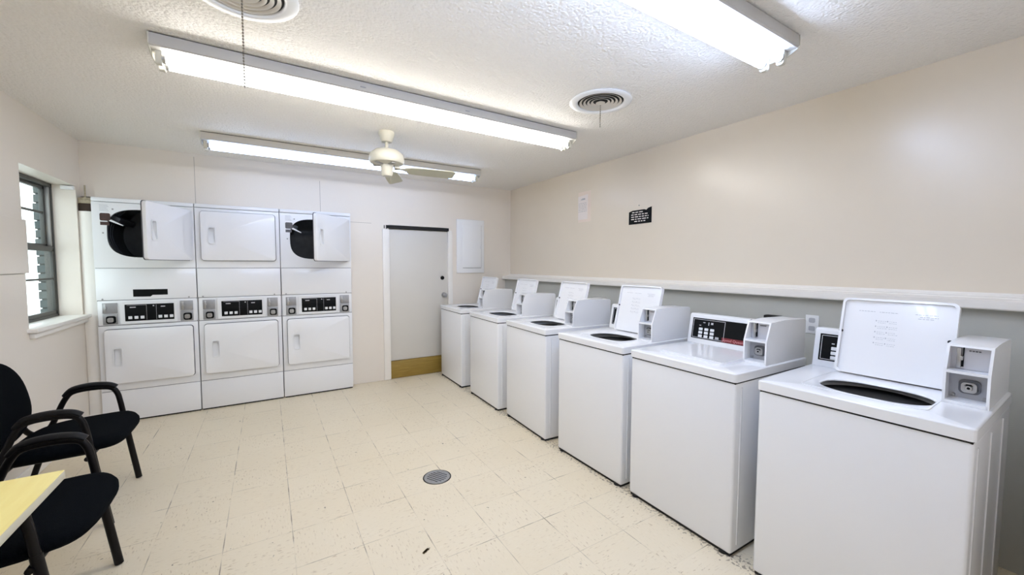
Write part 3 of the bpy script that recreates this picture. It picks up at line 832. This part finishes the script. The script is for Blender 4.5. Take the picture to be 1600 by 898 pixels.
# ------------------------------------------------------------------ ceiling: strip lights, diffusers, fan
def strip_light(x0, x1, lampmat):
    L = x1 - x0
    t = thing('strip_light', '', 'ceiling light')
    bm = bmesh.new()
    prism(bm, [(-.100, 0), (-.102, -.050), (-.095, -.056), (.095, -.056), (.102, -.050), (.100, 0)], 0, L, 'X'); obj('housing', bm, M['fixture'], t)
    bm = bmesh.new(); box(bm, .004, L - .004, -.092, .092, -.0005, .0055); obj('mounting_gap', bm, M['dark'], t)  # dark slab painting the shadow line between housing and ceiling
    bm = bmesh.new()
    for fx in (.36, .62): box(bm, L * fx, L * fx + .03, -.104, -.099, -.034, -.027, .001)
    obj('cover_clip', bm, M['greymetal'], t)
    for s in (-1, 1):
        bm = bmesh.new(); y = s * .038
        tube(bm, [(.055, y, -.088), (L - .055, y, -.088)], .019, 18); obj('fluorescent_tube', bm, lampmat, t, 60)
        for xa in (.040, L - .055):
            bm = bmesh.new(); lathe(bm, [(.0195, 0), (.0195, .015)], (xa, y, -.088), 18, True, True, axis='X'); obj('tube_cap', bm, M['steel'], t)
        for xa, sg in ((.018, 1), (L - .042, -1)):
            bm = bmesh.new(); prism(bm, rrect(y - .017, y + .017, -.118, -.050, .012, 4), xa, xa + .024, 'X'); lathe(bm, [(.0005, -.002), (.007, -.002), (.008, .0)], (xa if sg > 0 else xa + .0265, y, -.09), 12, axis='X'); obj('lamp_holder', bm, M['beige'], t)
    for xa in (0.0, L - .004):
        bm = bmesh.new(); prism(bm, [(-.103, .001), (-.104, -.052), (-.090, -.062), (-.055, -.080), (.055, -.080), (.090, -.062), (.104, -.052), (.103, .001)], xa, xa + .004, 'X'); obj('end_plate', bm, M['beige'], t)
    return t
zc = H - .006
def put_light(x0, x1, yc, lm, label, rz=0):
    t = strip_light(x0, x1, lm); t.location = (x0, yc, zc); t['label'] = label; t['group'] = 'fluorescent strip lights'; t.rotation_euler.z = rz
put_light(-.44, 2.15, 2.588, M['lamp_warm'], 'long lit fluorescent strip light across the middle of the ceiling', .012)
put_light(-.43, 2.085, 4.198, M['lamp_back'], 'lit fluorescent strip light farthest back, behind the ceiling fan', -.010)
put_light(-.45, 2.13, 1.034, M['lamp_cool'], 'lit fluorescent strip light cut off by the top edge, near the right')

def diffuser(x, y, label, zchain):
    t = thing('ceiling_vent', label, 'vent', (x, y, H), 0, 'round ceiling air vents')
    bm = bmesh.new(); lathe(bm, [(.197, -.001), (.200, -.006), (.194, -.011), (.160, -.014), (.150, -.010), (.146, -.002), (.146, .0)], n=64); obj('flange', bm, M['panelwhite'], t, 50)
    bm = bmesh.new(); lathe(bm, [(.147, -.002), (.0005, -.0022)], n=64); obj('duct_opening', bm, M['dark'], t)
    for k, r in enumerate((.130, .105, .080, .056)):
        bm = bmesh.new(); lathe(bm, [(r - .009, -.0025), (r + .003, -.0095), (r + .006, -.0100), (r + .005, -.0075), (r - .007, -.0010)], n=64); obj('louver_ring', bm, M['grille'], t, 50)
    bm = bmesh.new(); lathe(bm, [(.014, -.003), (.028, -.010), (.030, -.012), (.010, -.010), (.0005, -.010)], n=40); obj('centre_cone', bm, M['grille'], t, 50)
    bm = bmesh.new()
    n = int((-.026 - (zchain - H)) / .012)
    for i in range(n):
        z = -.030 - i * .012
        lathe(bm, [(.0004, .005), (.0034, .003), (.0034, -.003), (.0004, -.005)], (0, 0, z), 8)
        lathe(bm, [(.0008, .006), (.0008, -.008)], (0, 0, z), 6)
    obj('pull_chain', bm, M['chain'], t)
    return t
diffuser(-.055, 1.940, 'round white ceiling vent cut by the top edge, long chain hanging', 2.125)
diffuser(1.890, 1.982, 'round white ceiling vent near the right wall with short string', 2.32)

fan = thing('ceiling_fan', 'ivory ceiling fan with two blades hanging before the rear strip light', 'fan', (.853, 3.339, H))
bm = bmesh.new(); lathe(bm, [(.0005, -.001), (.062, -.001), (.066, -.012), (.060, -.035), (.046, -.072), (.040, -.082), (.0005, -.083)], n=36); obj('canopy', bm, M['beige'], fan, 40)
bm = bmesh.new(); tube(bm, [(0, 0, -.08), (0, 0, -.145)], .013, 14); obj('downrod', bm, M['beige'], fan, 60)
bm = bmesh.new(); lathe(bm, [(.0005, -.140), (.05, -.142), (.095, -.152), (.128, -.178), (.136, -.20), (.136, -.238), (.126, -.252), (.08, -.262), (.0005, -.264)], n=48); obj('motor_housing', bm, M['beige'], fan, 40)
bm = bmesh.new(); lathe(bm, [(.055, -.262), (.048, -.285), (.046, -.335), (.038, -.352), (.0005, -.356)], n=32); obj('switch_housing', bm, M['beige'], fan, 40)
bm = bmesh.new(); tube(bm, [(.02, -.03, -.35), (.02, -.03, -.40)], .0015, 6); obj('pull_chain', bm, M['chain'], fan)
for az in (-6, 67):
    R = Matrix.Rotation(math.radians(az), 4, 'Z')
    bm = bmesh.new()
    pts = []
    xs = [(.165, .040), (.19, .052), (.26, .058), (.40, .063), (.52, .064), (.55, .058), (.565, .045)]
    poly = [(x, w) for x, w in xs] + [(x, -w) for x, w in reversed(xs)]
    prism(bm, poly, -.003, .003, 'Z')
    bm.transform(R @ Matrix.Translation((0, 0, -.292)) @ Matrix.Rotation(math.radians(-15), 4, 'X'))
    bl = obj('fan_blade', bm, M['blade'], fan)
    bm = bmesh.new()
    prism(bm, [(.06, .018), (.12, .012), (.165, .035), (.22, .028), (.24, 0), (.22, -.028), (.165, -.035), (.12, -.012), (.06, -.018)], .003, .008, 'Z')
    box(bm, .06, .10, -.018, .018, .003, .04, .003)
    bm.transform(R @ Matrix.Translation((0, 0, -.292)) @ Matrix.Rotation(math.radians(-15), 4, 'X'))
    obj('blade_iron', bm, M['beige'], bl)
for az in (139, 211, 283):
    bm = bmesh.new(); box(bm, .05, .115, -.016, .016, -.268, -.258, .003); bm.transform(Matrix.Rotation(math.radians(az), 4, 'Z')); obj('blade_socket', bm, M['alu'], fan)

# ------------------------------------------------------------------ small things
# floor drain
dn = thing('floor_drain', 'round metal floor drain with slotted grate in the middle of the tiles', 'drain', (.942, 2.497, 0), math.radians(30))
bm = bmesh.new(); lathe(bm, [(.088, .0006), (.094, .0008), (.094, .0002)], n=40); lathe(bm, [(.0005, .0005), (.09, .0007)], n=40); obj('drain_seat', bm, M['dark'], dn)
bm = bmesh.new(); lathe(bm, [(.066, .001), (.068, .004), (.084, .004), (.086, .001)], n=40)
for i in range(-3, 4):
    x = i * .0195; l = math.sqrt(max(.0001, .068 ** 2 - x * x)); box(bm, x - .006, x + .006, -l, l, .001, .0038, .001)
for a in (60, 240): lathe(bm, [(.0005, .0052), (.005, .005), (.006, .004)], (.076 * math.cos(math.radians(a)), .076 * math.sin(math.radians(a)), 0), 10)
obj('grate', bm, M['steel'], dn)

# papers on the right wall
n1 = thing('paper_notice', 'small white paper notice with pinkish edges taped to the right wall', 'notice', (XR, 3.41, 1.94))
bm = bmesh.new(); box(bm, -.0012, .001, -.108, .096, -.03, .305); obj('tape_backing', bm, M['pinkpaper'], n1)
bm = bmesh.new(); prism(bm, [(-.058, 0), (.096, 0), (.096, .256), (-.062, .27)], -.004, -.0015, 'X'); pp = obj('sheet', bm, M['paper'], n1)
bm = bmesh.new(); rnd = random.Random(5)
for zz, a, b_ in ((.215, -.02, .05), (.222, -.02, .03)): box(bm, -.0046, -.004, a, b_, zz, zz + .010)
for i in range(6):
    y = .088
    while y > -.05:
        l = rnd.uniform(.01, .03); box(bm, -.0046, -.004, max(y - l, -.05), y, .175 - i * .018, .180 - i * .018); y -= l + .008
obj('notice_print', bm, M['print'], pp)
n2 = thing('black_sign', 'small black sign with white lettering on the right wall above the washers', 'sign', (XR, 2.622, 1.825))
bm = bmesh.new(); prism(bm, [(-.134, 0), (.134, -.002), (.134, .118), (.09, .130), (-.05, .130), (-.075, .122), (-.095, .138), (-.134, .146)], -.004, -.0003, 'X'); sg = obj('sign_board', bm, M['black'], n2)
bm = bmesh.new(); rnd = random.Random(11)
for i, (a, b_) in enumerate(((.095, -.045), (.105, -.10), (.105, -.10), (.105, -.10), (.065, -.065))):
    y = a; zz = .106 - i * .0215
    while y > b_ + .008:
        l = rnd.uniform(.018, .045)
        box(bm, -.0046, -.004, max(y - l, b_), y, zz, zz + .0085); y -= l + .011
obj('white_lettering', bm, M['paper'], sg)
bm = bmesh.new(); lathe(bm, [(.0005, -.010), (.004, -.010), (.005, -.0005)], (0, .012, .172), 10, axis='X'); obj('nail', bm, M['greymetal'], n2)
# sockets behind the washers
def outlet(y, z, label, m_):
    t = thing('wall_outlet', label, 'outlet', (LOW, y, z))
    bm = bmesh.new(); box(bm, -.006, -.0003, -.036, .036, -.058, .058, .002); obj('cover_plate', bm, m_, t)
    bm = bmesh.new()
    for s in (-1, 1): prism(bm, rrect(-.017, .017, s * .026 - .015, s * .026 + .015, .008), -.008, -.005, 'X')
    obj('socket', bm, M['print'], t)
outlet(1.15, 1.06, 'white outlet cover on the grey lower wall between the two nearest washers', M['plastic'])
bm = bmesh.new(); box(bm, -.05, .002, -.05, .05, -.05, .04, .006); tube(bm, [(-.03, 0, -.05), (-.035, 0, -.2), (-.05, .02, -.42)], .008, 8)
tag(obj('power_plug', bm, M['blackp'], None, 40, (LOW, 1.37, 1.055)), 'black power plug on the grey wall behind the shut washer', 'plug')
bm = bmesh.new(); box(bm, -.045, .002, -.085, .085, -.06, .045, .006)
tag(obj('utility_box', bm, M['fixture'], None, 40, (LOW, 3.03, 1.055)), 'pale grey utility box on the lower wall behind the washers', 'box')
# debris on the floor
bm = bmesh.new()
rnd = random.Random(2)
for i in range(4): box(bm, rnd.uniform(-.03, .0), rnd.uniform(.005, .03), rnd.uniform(-.01, 0), rnd.uniform(.002, .01), .0006, .003, .0008, 1, Matrix.Rotation(rnd.uniform(-.3, .3) + .5, 4, 'Z'))
tag(obj('dry_leaf', bm, M['debris'], None, 40, (.632, 1.857, 0)), 'small dry brown leaf scrap on the tiles near the bottom edge', 'leaf')

# ------------------------------------------------------------------ world, camera, view
w = bpy.data.worlds.new('sky'); S.world = w; w.use_nodes = True
bg = w.node_tree.nodes['Background']
sk = w.node_tree.nodes.new('ShaderNodeTexSky'); sk.sky_type = 'HOSEK_WILKIE'; sk.turbidity = 8
bg.inputs['Color'].default_value = (.90, .97, 1., 1); bg.inputs['Strength'].default_value = 2.2

yaw, pitch, roll, fpx = -.5500789, -.0563044, .0027929, 624.245
cy, sy, cp, sp = math.cos(yaw), math.sin(yaw), math.cos(pitch), math.sin(pitch)
fwd = Vector((-sy * cp, cy * cp, sp)); right = Vector((cy, sy, 0)); up = right.cross(fwd)
r2 = right * math.cos(roll) + up * math.sin(roll); u2 = -right * math.sin(roll) + up * math.cos(roll)
cam = bpy.data.cameras.new('camera'); co = bpy.data.objects.new('camera', cam); COL.objects.link(co)
cam.sensor_width = 36; cam.lens = 36 * fpx / 1600; cam.clip_start = .02
co.matrix_world = Matrix(((r2.x, u2.x, -fwd.x, 0), (r2.y, u2.y, -fwd.y, 0), (r2.z, u2.z, -fwd.z, 1.43006), (0, 0, 0, 1)))
S.camera = co

S.view_settings.view_transform = 'Standard'; S.view_settings.look = 'None'
S.view_settings.gamma = 1; S.view_settings.use_curve_mapping = False
S.view_settings.exposure = .71
S.cycles.use_denoising = True
S.cycles.max_bounces = 10; S.cycles.diffuse_bounces = 7; S.cycles.sample_clamp_indirect = 6
